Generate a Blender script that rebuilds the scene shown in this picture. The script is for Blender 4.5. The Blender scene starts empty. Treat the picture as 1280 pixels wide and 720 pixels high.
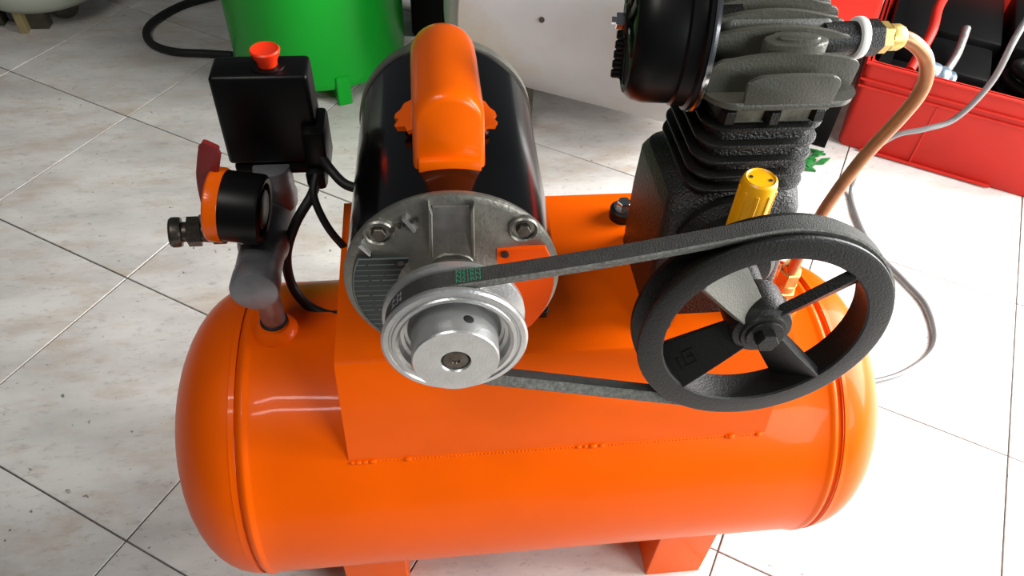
import bpy, bmesh, math, random
from mathutils import Vector, Matrix
random.seed(7)
PI = math.pi
V = Vector
sc = bpy.context.scene
COL = sc.collection

# ---------------------------------------------------------------- camera
cam_d = bpy.data.cameras.new('camera'); cam = bpy.data.objects.new('camera', cam_d); COL.objects.link(cam)
cam_d.sensor_width = 36.0; cam_d.lens = 26.99; cam_d.clip_start = 0.02; cam_d.clip_end = 60
cam.matrix_world = Matrix(((0.9934, 0.0483, -0.1040, 0), (-0.1061, 0.7309, -0.6741, 0), (0.0434, 0.6807, 0.7313, 1.123), (0, 0, 0, 1)))
sc.camera = cam
# ---------------------------------------------------------------- world and lights
w = bpy.data.worlds.new('world'); sc.world = w; w.use_nodes = True
w.node_tree.nodes['Background'].inputs[0].default_value = (0.86, 0.92, 1.0, 1)
w.node_tree.nodes['Background'].inputs[1].default_value = 0.05


def area(name, loc, target, sx, sy, power, color=(1, 1, 1)):
    d = bpy.data.lights.new(name, 'AREA'); d.shape = 'RECTANGLE'; d.size = sx; d.size_y = sy; d.energy = power; d.color = color
    o = bpy.data.objects.new(name, d); COL.objects.link(o); o.location = loc
    o.rotation_euler = (V(target) - V(loc)).to_track_quat('-Z', 'Y').to_euler()
    return o


area('open_doorway_light', (2.15, 0.75, 1.15), (0.2, 0.7, 0.2), 1.7, 1.5, 140, (1.0, 0.99, 0.97))
area('ceiling_lamp_light', (-0.75, -0.45, 2.6), (-0.3, 0.8, 0.2), 0.9, 0.06, 8, (1.0, 0.97, 0.92))
area('ceiling_lamp_light', (-0.75, -0.05, 2.7), (-0.3, 0.8, 0.2), 0.9, 0.06, 8, (1.0, 0.97, 0.92))
area('front_right_fill_light', (1.5, -0.9, 1.2), (0.35, 0.6, 0.2), 1.0, 0.9, 25, (0.95, 0.98, 1.0))  # added front light to brighten the right side of the tank
vs = sc.view_settings; vs.view_transform = 'Standard'; vs.look = 'None'; vs.gamma = 1; vs.use_curve_mapping = False
vs.exposure = 0.45

# ---------------------------------------------------------------- materials


def mat(name, color, rough=0.5, metal=0.0, coat=0.0, noise=0.0, nscale=20, bump=0.0, bscale=200, spec=None, color2=None, n2=(0.45, 0.6), c2scale=6):
    m = bpy.data.materials.new(name); m.use_nodes = True; nt = m.node_tree; b = nt.nodes['Principled BSDF']
    b.inputs['Roughness'].default_value = rough; b.inputs['Metallic'].default_value = metal
    b.inputs['Coat Weight'].default_value = coat; b.inputs['Coat Roughness'].default_value = 0.06
    if spec is not None: b.inputs['Specular IOR Level'].default_value = spec
    b.inputs['Base Color'].default_value = (*color, 1)
    geo = nt.nodes.new('ShaderNodeNewGeometry')
    if noise or color2:
        last = None
        n = nt.nodes.new('ShaderNodeTexNoise'); n.inputs['Scale'].default_value = nscale; n.inputs['Detail'].default_value = 6
        nt.links.new(geo.outputs['Position'], n.inputs['Vector'])
        mx = nt.nodes.new('ShaderNodeMix'); mx.data_type = 'RGBA'
        r = nt.nodes.new('ShaderNodeMapRange'); r.inputs[1].default_value = 0.3; r.inputs[2].default_value = 0.7
        nt.links.new(n.outputs['Fac'], r.inputs[0]); nt.links.new(r.outputs[0], mx.inputs['Factor'])
        mx.inputs['A'].default_value = (*[c * (1 - noise) for c in color], 1); mx.inputs['B'].default_value = (*[min(1, c * (1 + noise)) for c in color], 1)
        last = mx.outputs['Result']
        if color2:
            k = nt.nodes.new('ShaderNodeTexNoise'); k.inputs['Scale'].default_value = c2scale; k.inputs['Detail'].default_value = 8; k.inputs['Roughness'].default_value = .65
            nt.links.new(geo.outputs['Position'], k.inputs['Vector'])
            r2 = nt.nodes.new('ShaderNodeMapRange'); r2.inputs[1].default_value = n2[0]; r2.inputs[2].default_value = n2[1]
            nt.links.new(k.outputs['Fac'], r2.inputs[0])
            m2 = nt.nodes.new('ShaderNodeMix'); m2.data_type = 'RGBA'; nt.links.new(r2.outputs[0], m2.inputs['Factor'])
            nt.links.new(last, m2.inputs['A']); m2.inputs['B'].default_value = (*color2, 1); last = m2.outputs['Result']
        nt.links.new(last, b.inputs['Base Color'])
    if bump:
        n = nt.nodes.new('ShaderNodeTexNoise'); n.inputs['Scale'].default_value = bscale; n.inputs['Detail'].default_value = 3
        nt.links.new(geo.outputs['Position'], n.inputs['Vector'])
        bp = nt.nodes.new('ShaderNodeBump'); bp.inputs['Strength'].default_value = bump; bp.inputs['Distance'].default_value = 0.002
        nt.links.new(n.outputs['Fac'], bp.inputs['Height']); nt.links.new(bp.outputs[0], b.inputs['Normal'])
    return m


ORANGE = mat('orange_enamel', (0.80, 0.100, 0.0), 0.36, coat=0.10, spec=0.08, noise=0.06, nscale=9, bump=0.05, bscale=60)
ORANGE_CAP = mat('orange_gloss_enamel', (0.82, 0.115, 0.0), 0.28, coat=0.25, spec=0.2, noise=0.04, nscale=14)
ORANGE_STICKER = mat('orange_sticker', (0.80, 0.075, 0.0), 0.5, spec=0.1)
BLACK_GLOSS = mat('black_gloss_enamel', (0.002, 0.002, 0.002), 0.16, coat=0.25, spec=0.4, bump=0.03, bscale=40)
BLACK_PLASTIC = mat('black_plastic', (0.003, 0.003, 0.003), 0.36, spec=0.2)
BLACK_RUBBER = mat('black_rubber', (0.012, 0.012, 0.012), 0.5, spec=0.3)
BELT = mat('belt_rubber', (0.032, 0.032, 0.029), 0.75, bump=0.5, bscale=900, noise=0.2, nscale=150)
BELT_SIDE = mat('belt_cord_fabric', (0.13, 0.13, 0.115), 0.8, bump=0.5, bscale=900, noise=0.4, nscale=300)
CAST = mat('black_cast_iron', (0.006, 0.006, 0.005), 0.42, spec=0.3, bump=0.35, bscale=650, noise=0.3, nscale=60)
HEADMAT = mat('dark_grey_cast_head', (0.058, 0.057, 0.044), 0.42, bump=0.2, bscale=500)
CAST_ROUGH = mat('rough_sand_cast_iron', (0.008, 0.008, 0.007), 0.4, spec=0.5, bump=1.0, bscale=420, noise=0.3, nscale=200)
FLANGE = mat('glint_mottled_flange', (0.10, 0.095, 0.07), 0.5, bump=0.4, bscale=200, noise=0.6, nscale=60)  # mottled lighter grey, glints of the cast flange put into the colour
SPOKE_LIT = mat('lit_spoke_iron', (0.15, 0.145, 0.12), 0.55, bump=0.3, bscale=600)  # lighter iron that paints the light on the upper left spoke
GREYIRON = mat('machined_grey_iron', (0.26, 0.25, 0.20), 0.55, metal=0.2, bump=0.25, bscale=700)
WHEEL = mat('wheel_black_iron', (0.009, 0.009, 0.008), 0.45, spec=0.3, bump=0.25, bscale=500)
ALU = mat('cast_aluminium', (0.26, 0.255, 0.22), 0.38, metal=0.75, noise=0.2, nscale=35, bump=0.25, bscale=260)
ALU_BRIGHT = mat('turned_aluminium', (0.50, 0.50, 0.49), 0.33, metal=0.75, noise=0.08, nscale=60, bump=0.15, bscale=400)
STEEL = mat('dull_steel', (0.30, 0.29, 0.28), 0.4, metal=0.8, noise=0.25, nscale=60)
SILVER_PAINT = mat('silver_painted_steel', (0.20, 0.20, 0.21), 0.38, metal=0.45, noise=0.2, nscale=40, bump=0.2, bscale=150)
CHROME = mat('chrome', (0.7, 0.7, 0.72), 0.15, metal=1.0)
DARKMETAL = mat('dark_bronze_metal', (0.10, 0.085, 0.07), 0.35, metal=0.8, noise=0.3, nscale=200)
BRASS = mat('brass', (0.62, 0.42, 0.12), 0.38, metal=0.6, noise=0.15, nscale=100)
COPPER = mat('copper', (0.46, 0.20, 0.09), 0.38, metal=0.5, noise=0.2, nscale=50)
WHITE = mat('white_gasket', (0.8, 0.8, 0.76), 0.5)
YELLOW = mat('yellow_plastic', (0.90, 0.42, 0.0), 0.35)
RED_LEVER = mat('dark_red_grip', (0.19, 0.012, 0.012), 0.45)
RED_KNOB = mat('red_plastic', (0.85, 0.035, 0.005), 0.35)
PLATE = mat('dark_name_plate', (0.035, 0.045, 0.045), 0.35, metal=0.5)
LINE = mat('plate_line_print', (0.15, 0.17, 0.16), 0.4, metal=0.3)
GREEN = mat('green_enamel', (0.002, 0.30, 0.018), 0.3, coat=0.1, spec=0.2, noise=0.05, nscale=5)
GREEN_FILTER = mat('green_filter_foam', (0.01, 0.16, 0.045), 0.7, bump=0.5, bscale=500)
GREEN_PRINT = mat('green_print', (0.03, 0.26, 0.14), 0.6)
WHITE_PRINT = mat('pale_print', (0.35, 0.35, 0.40), 0.6)
SILVER_TANK = mat('silver_tank_paint', (0.34, 0.34, 0.335), 0.42, metal=0.15, noise=0.12, nscale=4, color2=(0.33, 0.27, 0.17), n2=(0.52, 0.74), c2scale=3.2)
PALE_TANK = mat('pale_green_paint', (0.33, 0.36, 0.30), 0.45, noise=0.08, nscale=8)
OLIVE = mat('dull_brown_metal', (0.05, 0.045, 0.03), 0.55, noise=0.3, nscale=30)
DUSTY_BRASS = mat('dusty_yellow_metal', (0.24, 0.20, 0.09), 0.55)
RED_BOX = mat('red_plastic_box', (0.42, 0.018, 0.011), 0.45, spec=0.2, noise=0.07, nscale=10)
RED_DARK = mat('red_ribbed_plastic', (0.30, 0.015, 0.012), 0.5)
GREY_CABLE = mat('grey_cable', (0.16, 0.16, 0.16), 0.28, spec=0.8)
TOOL_BLACK = mat('tool_black', (0.0025, 0.0025, 0.0025), 0.45, spec=0.1)
TOOL_BLUE = mat('blue_grey_steel', (0.16, 0.21, 0.26), 0.35, metal=0.6, noise=0.3, nscale=60)
SCRAP = mat('green_scrap', (0.008, 0.12, 0.02), 0.5, noise=0.4, nscale=80)
GROUT = mat('dark_grout', (0.11, 0.10, 0.095), 0.9, noise=0.3, nscale=6)
HOLE = mat('dark_hole', (0.004, 0.004, 0.004), 0.7)
PAPER_TAPE = mat('thread_tape', (0.75, 0.72, 0.62), 0.6)


def tile_mat():
    m = bpy.data.materials.new('marbled_tile'); m.use_nodes = True; nt = m.node_tree; b = nt.nodes['Principled BSDF']
    N = nt.nodes.new; L = nt.links.new
    geo = N('ShaderNodeNewGeometry'); oi = N('ShaderNodeObjectInfo')
    off = N('ShaderNodeVectorMath'); off.operation = 'MULTIPLY_ADD'
    L(oi.outputs['Random'], off.inputs[0]); off.inputs[1].default_value = (9, 5, 3); L(geo.outputs['Position'], off.inputs[2])
    mp = N('ShaderNodeMapping'); mp.inputs['Rotation'].default_value = (0, 0, -0.2); mp.inputs['Scale'].default_value = (1, 2.6, 1); L(off.outputs[0], mp.inputs[0])

    def nz(scale, det, vec, rough=.6):
        n = N('ShaderNodeTexNoise'); n.inputs['Scale'].default_value = scale; n.inputs['Detail'].default_value = det; n.inputs['Roughness'].default_value = rough
        L(vec, n.inputs['Vector']); return n.outputs['Fac']

    def rng(x, a, c, o0=0, o1=1):
        r = N('ShaderNodeMapRange'); r.inputs[1].default_value = a; r.inputs[2].default_value = c; r.inputs[3].default_value = o0; r.inputs[4].default_value = o1
        L(x, r.inputs[0]); return r.outputs[0]

    def mix(f, a, c):
        x = N('ShaderNodeMix'); x.data_type = 'RGBA'; L(f, x.inputs['Factor'])
        for s, q in (('A', a), ('B', c)):
            if isinstance(q, tuple): x.inputs[s].default_value = (*q, 1)
            else: L(q, x.inputs[s])
        return x.outputs['Result']
    base = mix(rng(nz(4, 8, mp.outputs[0]), .35, .68), (0.66, 0.64, 0.61), (0.47, 0.45, 0.43))
    base = mix(rng(nz(5, 9, mp.outputs[0], .7), .50, .70, 0, .75), base, (0.44, 0.34, 0.25))
    base = mix(rng(nz(38, 6, mp.outputs[0], .75), .55, .70, 0, .6), base, (0.27, 0.25, 0.235))
    base = mix(rng(nz(70, 4, geo.outputs['Position'], .6), .665, .71, 0, .8), base, (0.07, 0.065, 0.06))
    L(base, b.inputs['Base Color']); b.inputs['Roughness'].default_value = 0.42
    return m


TILE = tile_mat()

# ---------------------------------------------------------------- helpers


def wloc(o):
    p = V((0, 0, 0))
    while o: p = p + o.location; o = o.parent
    return p


def obj(name, bm, m, parent=None, smooth=40, label=None):
    bmesh.ops.remove_doubles(bm, verts=bm.verts, dist=1e-7)
    bmesh.ops.recalc_face_normals(bm, faces=bm.faces)
    if smooth:
        for f in bm.faces: f.smooth = True
        for e in bm.edges:
            if len(e.link_faces) == 2 and e.calc_face_angle(0) > math.radians(smooth): e.smooth = False
    lo = [min(v.co[i] for v in bm.verts) for i in range(3)]; hi = [max(v.co[i] for v in bm.verts) for i in range(3)]
    c = V(((lo[0] + hi[0]) / 2, (lo[1] + hi[1]) / 2, lo[2]))
    bmesh.ops.translate(bm, verts=bm.verts, vec=-c)
    me = bpy.data.meshes.new(name); bm.to_mesh(me); bm.free()
    for mm in (m if isinstance(m, (list, tuple)) else [m]): me.materials.append(mm)
    o = bpy.data.objects.new(name, me); COL.objects.link(o)
    o.parent = parent; o.location = c - wloc(parent)
    if label: o['label'] = label
    return o


def thing(name, label, cat, loc, group=None):
    o = bpy.data.objects.new(name, None); COL.objects.link(o); o.location = loc; o.empty_display_size = 0.05
    o['label'] = label; o['category'] = cat
    if group: o['group'] = group
    return o


def tag(o, label, cat, group=None):
    o['label'] = label; o['category'] = cat
    if group: o['group'] = group
    return o


def frame(o, n, up=(0, 0, 1)):
    """o origin; returns (o,u,v,n) with n the axis"""
    n = V(n).normalized(); up = V(up)
    if abs(n.dot(up)) > 0.98: up = V((0, 1, 0))
    u = up.cross(n).normalized(); v = n.cross(u).normalized()
    return (V(o), u, v, n)


def P(fr, a, b, c): return fr[0] + fr[1] * a + fr[2] * b + fr[3] * c


def lathe(bm, prof, fr, seg=48, close=False, mi=0, a0=0.0):
    """prof: list of (r,h). closed=True joins last to first (ring)"""
    rings = []
    for r, h in prof:
        if r < 1e-6: rings.append([bm.verts.new(P(fr, 0, 0, h))])
        else: rings.append([bm.verts.new(P(fr, r * math.cos(a0 + 2 * PI * i / seg), r * math.sin(a0 + 2 * PI * i / seg), h)) for i in range(seg)])
    n = len(rings); pairs = [(i, i + 1) for i in range(n - 1)] + ([(n - 1, 0)] if close else [])
    for i, j in pairs:
        A, B = rings[i], rings[j]
        for k in range(seg):
            l = (k + 1) % seg
            if len(A) == 1 and len(B) == 1: continue
            if len(A) == 1: f = bm.faces.new((A[0], B[k], B[l]))
            elif len(B) == 1: f = bm.faces.new((A[k], A[l], B[0]))
            else: f = bm.faces.new((A[k], A[l], B[l], B[k]))
            f.material_index = mi
    return bm


def cyl(r, h0, h1, fr, seg=32, bev=0.0, bm=None, r2=None):
    bm = bm or bmesh.new(); r2 = r if r2 is None else r2
    if bev: prof = [(0, h0), (r - bev, h0), (r - bev * .3, h0 + bev * .3), (r, h0 + bev), (r2, h1 - bev), (r2 - bev * .3, h1 - bev * .3), (r2 - bev, h1), (0, h1)]
    else: prof = [(0, h0), (r, h0), (r2, h1), (0, h1)]
    return lathe(bm, prof, fr, seg)


def hexa(r, h0, h1, fr, bm=None):
    bm = bm or bmesh.new()
    return lathe(bm, [(0, h0), (r, h0), (r, h1 - r * .12), (r * .88, h1), (0, h1)], fr, 6)


def box(bm, x0, x1, y0, y1, z0, z1, bev=0.0, seg=2, fr=None, top=None):
    """axis box, optional local frame; top=(sx,sy) scale at z1"""
    cx, cy = (x0 + x1) / 2, (y0 + y1) / 2; vs_ = []
    for z, s in ((z0, (1, 1)), (z1, top or (1, 1))):
        for x, y in ((x0, y0), (x1, y0), (x1, y1), (x0, y1)):
            p = (cx + (x - cx) * s[0], cy + (y - cy) * s[1], z)
            vs_.append(bm.verts.new(P(fr, *p) if fr else p))
    a = vs_
    fs = [bm.faces.new(q) for q in ((a[3], a[2], a[1], a[0]), (a[4], a[5], a[6], a[7]), (a[0], a[1], a[5], a[4]), (a[1], a[2], a[6], a[5]), (a[2], a[3], a[7], a[6]), (a[3], a[0], a[4], a[7]))]
    if bev:
        es = list({e for f in fs for e in f.edges})
        bmesh.ops.bevel(bm, geom=es, offset=bev, segments=seg, affect='EDGES', profile=0.5)
    return bm


def prism(bm, pts, fr, h0, h1, bev=0.0, seg=2):
    """polygon pts (a,b) in frame u,v extruded along n from h0 to h1"""
    lo = [bm.verts.new(P(fr, a, b, h0)) for a, b in pts]; hi = [bm.verts.new(P(fr, a, b, h1)) for a, b in pts]
    n = len(pts); f0 = bm.faces.new(lo[::-1]); f1 = bm.faces.new(hi)
    for i in range(n): bm.faces.new((lo[i], lo[(i + 1) % n], hi[(i + 1) % n], hi[i]))
    if bev:
        bmesh.ops.bevel(bm, geom=list(f1.edges) + list(f0.edges), offset=bev, segments=seg, affect='EDGES', profile=0.5)
    return bm


def rrect(x0, x1, y0, y1, r, k=5):
    pts = []
    for cx, cy, a in ((x1 - r, y0 + r, -PI / 2), (x1 - r, y1 - r, 0), (x0 + r, y1 - r, PI / 2), (x0 + r, y0 + r, PI)):
        for i in range(k + 1):
            t = a + PI / 2 * i / k; pts.append((cx + r * math.cos(t), cy + r * math.sin(t)))
    return pts


def smooth_path(pts, sub=8):
    pts = [V(p) for p in pts]; out = []
    for i in range(len(pts) - 1):
        p0 = pts[max(i - 1, 0)]; p1 = pts[i]; p2 = pts[i + 1]; p3 = pts[min(i + 2, len(pts) - 1)]
        for k in range(sub):
            t = k / sub
            out.append(0.5 * ((2 * p1) + (p2 - p0) * t + (2 * p0 - 5 * p1 + 4 * p2 - p3) * t * t + (3 * p1 - p0 - 3 * p2 + p3) * t ** 3))
    out.append(pts[-1]); return out


def tube(pts, r, seg=12, sub=8, bm=None):
    bm = bm or bmesh.new(); path = smooth_path(pts, sub) if sub else [V(p) for p in pts]
    rings = []; up = V((0.12, 0.2, 1)).normalized(); rr = r if callable(r) else (lambda t: r)
    for i, p in enumerate(path):
        t = (path[min(i + 1, len(path) - 1)] - path[max(i - 1, 0)]).normalized()
        u = up - t * up.dot(t)
        if u.length < 1e-3: u = V((1, 0, 0)) - t * t.x
        u.normalize(); up = u; v = t.cross(u); q = rr(i / (len(path) - 1))
        rings.append([bm.verts.new(p + (u * math.cos(2 * PI * k / seg) + v * math.sin(2 * PI * k / seg)) * q) for k in range(seg)])
    for A, B in zip(rings, rings[1:]):
        for k in range(seg): bm.faces.new((A[k], A[(k + 1) % seg], B[(k + 1) % seg], B[k]))
    bm.faces.new(rings[0][::-1]); bm.faces.new(rings[-1])
    return bm


def text_bm(body, size, fr, depth=0.0002, wrap=None):
    """flat lettering; wrap(x,y)->point maps it onto a surface"""
    c = bpy.data.curves.new('lettering', 'FONT'); c.body = body; c.size = size; c.resolution_u = 2; c.space_line = 0.8
    c.align_x = 'CENTER'; c.align_y = 'CENTER'
    o = bpy.data.objects.new('lettering', c); COL.objects.link(o); bpy.context.view_layer.update()
    me = bpy.data.meshes.new_from_object(o.evaluated_get(bpy.context.evaluated_depsgraph_get()))
    bpy.data.objects.remove(o); bm = bmesh.new(); bm.from_mesh(me)
    for v in bm.verts: v.co = wrap(v.co.x, v.co.y) if wrap else P(fr, v.co.x, v.co.y, depth)
    return bm


ZF = lambda x, y, z=0: (V((x, y, z)), V((1, 0, 0)), V((0, 1, 0)), V((0, 0, 1)))

# ================================================================ FLOOR
DEL = -0.416116 - 0.153; CD, SD = math.cos(DEL), math.sin(DEL); OX, OY = -4.75004, 2.54227; TS = 0.40


def g2w(gx, gy):
    a, b = (gx + OX) * TS, (gy + OY) * TS
    return (CD * a - SD * b, SD * a + CD * b)


bm = bmesh.new(); c = [g2w(-1, -5), g2w(12.5, -5), g2w(12.5, 5), g2w(-1, 5)]
prism(bm, [(p[0], p[1]) for p in c], ZF(0, 0), -0.06, -0.0025)
floor = obj('floor', bm, GROUT, smooth=0); floor['kind'] = 'structure'
tb = bmesh.new(); gp = 0.0013; ang = DEL
box(tb, -TS / 2 + gp, TS / 2 - gp, -TS / 2 + gp, TS / 2 - gp, -0.01, 0, 0.0009, 1)
tme = bpy.data.meshes.new('tile'); tb.to_mesh(tme); tb.free(); tme.materials.append(TILE)
fl = wloc(floor)
for i in range(-1, 12):
    for j in range(-5, 5):
        x, y = g2w(i + .5, j + .5)
        if x < -2.3 or x > 3.0 or y < -0.5 or y > 3.3: continue
        t = bpy.data.objects.new('tile', tme); COL.objects.link(t); t.parent = floor
        t.location = V((x, y, random.uniform(-.0004, .0004))) - fl
        t.rotation_euler = (random.uniform(-.0006, .0006), random.uniform(-.0006, .0006), ang + random.uniform(-.0008, .0008))

# ================================================================ COMPRESSOR
YT, ZT, RT = 0.5631, 0.2808, 0.178
XL, XR = -0.208, 0.449
comp = thing('air_compressor', 'orange horizontal tank air compressor with black motor and belt driven pump on tiled floor', 'air compressor', (0.12, YT, 0))

# --- tank
AX = frame((0, YT, ZT), (1, 0, 0))
prof = []
CDL = 0.098
for i in range(0, 15):
    t = PI / 2 * i / 14; prof.append((RT * math.sin(t) ** 0.93, XL - CDL * math.cos(t) ** 0.93 - 0.004))
prof += [(RT, XL - .010), (RT - .0012, XL - .007), (RT - .003, XL - .004), (RT - .0005, XL - .001), (RT + .002, XL + .002), (RT + .0022, XL + .006), (RT + .0006, XL + .009), (RT, XL + .012)]
for k in range(1, 24): prof.append((RT, XL + .012 + (XR - XL - .024) * k / 24))
prof += [(RT, XR - .012), (RT + .0006, XR - .009), (RT + .0022, XR - .006), (RT + .002, XR - .002), (RT - .0025, XR + .001), (RT - .0022, XR + .004), (RT + .0012, XR + .007), (RT, XR + .012)]
for i in range(14, -1, -1):
    t = PI / 2 * i / 14; prof.append((RT * math.sin(t) ** 0.93, XR + .005 + CDL * math.cos(t) ** 0.93))
tank = obj('tank', lathe(bmesh.new(), prof, AX, 96), ORANGE, comp, 60)
# weld boss under riser, check valve boss
for x in (-0.174, 0.405):
    bm = lathe(bmesh.new(), [(0.026, -.012), (0.025, -.001), (0.021, 0.006), (0.0165, 0.010), (0.0, 0.010)], ZF(x, YT + .004, ZT + RT))
    obj('weld_boss', bm, ORANGE, tank)
# legs
for x0, x1 in ((0.297, 0.379), (-0.134, -0.052)):
    for side in (-1, 1):
        ys = YT + side * 0.124
        s = 1 if side < 0 else -1; bm = bmesh.new()
        fr = (V(((x0 + x1) / 2, ys, 0)), V((1, 0, 0)), V((0, -1, 0)) * -s, V((0, 0, 1)))
        w_ = (x1 - x0) / 2
        box(bm, -w_, w_, 0, .005, 0, .16, .001, 1, fr)
        box(bm, -w_, -w_ + .005, .003, .07, 0, .13, .001, 1, fr)
        box(bm, w_ - .005, w_, .003, .07, 0, .13, .001, 1, fr)
        obj('leg', bm, ORANGE, tank, 30)
# --- platform
PX0, PX1, PZ = -0.0955, 0.362, 0.535
th = 0.004
def sheet(off):
    return [(0.4295 + off, 0.394), (0.4536 + off * .8 - .0008, PZ - .008 + (-off * .0)), (0.4556 + off * .8, PZ - off * .95 - .002), (0.4600 + off * .5, PZ - off),
            (0.6850 - off * .5, PZ - off), (0.6895 - off * .8, PZ - off * .95 - .002), (0.6915 - off * .8, PZ - .008), (0.6967 - off, 0.394)]
a = sheet(0); b = sheet(th); pts = a + b[::-1]
fr = (V((0, 0, 0)), V((0, 1, 0)), V((0, 0, 1)), V((1, 0, 0)))
plat = obj('mounting_platform', prism(bmesh.new(), pts, fr, PX0, PX1), ORANGE, comp, 25)
bm = bmesh.new()
random.seed(3)
def bead(x, r, sy=1.0):
    ico = bmesh.ops.create_icosphere(bm, subdivisions=2, radius=r)
    for v in ico['verts']: v.co = V((v.co.x * 1.6 + x, v.co.y * .8 + .4290, v.co.z * .8 + .3975))
for x in [-0.092, -0.086, -0.079, -0.071, -0.034, 0.150, 0.158, 0.166, 0.176, 0.318, 0.322, 0.354]: bead(x, random.uniform(.0022, .0036))
k = PX0
while k < PX1: bead(k, random.uniform(.0008, .0012)); k += .004
obj('weld_seam', bm, ORANGE, plat, 60)

# --- belt/motor frame
az, el = math.radians(-1.5), math.radians(3)
nn = V((math.sin(az) * math.cos(el), -math.cos(az) * math.cos(el), math.sin(el)))
uu = V((0, 0, 1)).cross(nn).normalized(); uu = uu if uu.x > 0 else -uu
vv = nn.cross(uu); vv = vv if vv.z > 0 else -vv
MO = V((0.018, 0.45, 0.6465)); MF = (MO, uu, vv, nn)
RM = 0.0900
# shell
ML = 0.264
motor = obj('motor', lathe(bmesh.new(), [(RM - .008, -.003), (RM - .002, -.003), (RM, -.005), (RM, -.03), (RM + .0003, -.1), (RM + .0006, -ML + .012), (RM - .008, -ML + .012)], MF, 96), BLACK_GLOSS, comp, 40)
obj('rear_end_bell', lathe(bmesh.new(), [(0, -ML - .018), (.035, -ML - .018), (.07, -ML - .012), (RM - .002, -ML - .003), (RM + .0022, -ML + .002), (RM + .0026, -ML + .016), (RM - .003, -ML + .017), (0, -ML + .017)], MF, 80), ALU, comp, 35, 'grey aluminium end bell')
bellp = [(RM - .004, -.0075), (RM + .0012, -.0070), (RM + .0016, -.004), (RM + .0008, -.0015), (RM - .002, 0.000), (RM - .006, .0007), (RM - .012, .0004), (.055, .0040), (.040, .0075), (.030, .012), (.026, .02), (0, .02)]
bell = obj('front_end_bell', lathe(bmesh.new(), bellp, MF, 96), ALU, comp, 25, 'grey cast aluminium end bell')
# top channel on bell
bm = bmesh.new()
zc = .0032
prism(bm, [(-.0185, .034), (-.0155, .034), (-.0145, .080), (-.0175, .0885)], MF, 0.0, .0085, .0008, 1)
prism(bm, [(.0155, .034), (.0185, .034), (.0175, .0885), (.0145, .080)], MF, 0.0, .0085, .0008, 1)
prism(bm, [(-.018, .031), (.018, .031), (.014, .036), (.006, .0395), (-.006, .0395), (-.014, .036)], MF, 0.0, .0098, .0008, 1)
obj('vent_hood', bm, ALU, bell, 30)
bm = prism(bmesh.new(), [(-.0145, .038), (.0145, .038), (.0145, .083), (-.0145, .083)], MF, .001, .0036)
obj('vent_recess', bm, STEEL, bell, 30, 'recess of the vent hood')
bm = prism(bmesh.new(), [(-.010, .031), (.010, .031), (0.001, .014), (-.001, .014)], MF, .004, .0105, .0006, 1)
obj('pointer_rib', bm, ALU, bell, 30)
for a_, r_ in ((-0.0575, .058), (.0575, .058), (-.056, -.050), (.060, -.047)):
    q = (P(MF, a_, r_, 0), uu, vv, nn); bm = bmesh.new()
    lathe(bm, [(.0125, -.001), (.0125, .0032), (.0112, .0046), (.0098, .0032), (.0095, .0014), (0, .0014)], q, 24)
    rec = obj('screw_pocket', bm, ALU if a_ < 0 else ALU, bell, 30)
    bm = hexa(.0062, .0014, .0062, q); lathe(bm, [(0, .0064), (.0030, .0064), (.0030, .0063), (.0034, .0061)], q, 12)
    obj('screw', bm, DARKMETAL, bell, 30)
# small ribs and marks on bell upper left
bm = bmesh.new()
q = frame(P(MF, -.034, .066, 0), nn)
for (a0, b0, a1, b1, ww) in ((-.037, .0735, -.029, .060, .0018), (-.0735, .047, -.066, .036, .0014)):
    bm = bmesh.new(); d = V((a1 - a0, b1 - b0)); d.normalize(); n2 = V((-d.y, d.x)) * ww
    prism(bm, [(a0 - n2.x, b0 - n2.y), (a1 - n2.x * .6, b1 - n2.y * .6), (a1 + n2.x * .6, b1 + n2.y * .6), (a0 + n2.x, b0 + n2.y)], MF, 0, .0055)
    obj('casting_rib', bm, ALU_BRIGHT, bell, 30)
bm = lathe(bmesh.new(), [(0, .0052), (.0024, .0052), (.0026, .003)], (P(MF, -.047, .062, 0), uu, vv, nn), 12)
for k in range(5): box(bm, -.042 + k * .0035, -.0398 + k * .0035, .0625 + k * .0016, .0655 + k * .0016, .001, .0036, fr=MF)
obj('cast_mark', bm, DARKMETAL, bell, 30)
# name plate (left) and orange sticker (right)
def segplate(sgn, cut, vtop, R, h0, h1, b):
    pts = []
    a0 = math.asin(vtop / R); a1 = -math.acos(cut / R)
    for i in range(17):
        t = a0 + (a1 - a0) * i / 16; pts.append((sgn * R * math.cos(t), R * math.sin(t)))
    pts.append((sgn * cut, vtop))
    return prism(b, pts, MF, h0, h1)
npz = obj('name_plate', segplate(-1, .0345, .034, .084, .001, .0060, bmesh.new()), PLATE, comp, 30, 'dark metal name plate with fine lines')
bm = bmesh.new()
for k in range(15):
    yv = .0265 - k * .0058
    if abs(yv) > .078: continue
    xo = math.sqrt(.083 ** 2 - yv * yv) - .001
    if k in (1, 5): box(bm, -xo, -.036, yv, yv + .0007, .0058, .0062, fr=MF)
    else:
        x = -xo
        while x < -.040:
            l = random.uniform(.006, .022); box(bm, x, min(x + l, -.037), yv, yv + (.0006 if k % 3 else .0010), .0058, .0062, fr=MF); x += l + random.uniform(.0012, .003)
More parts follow.
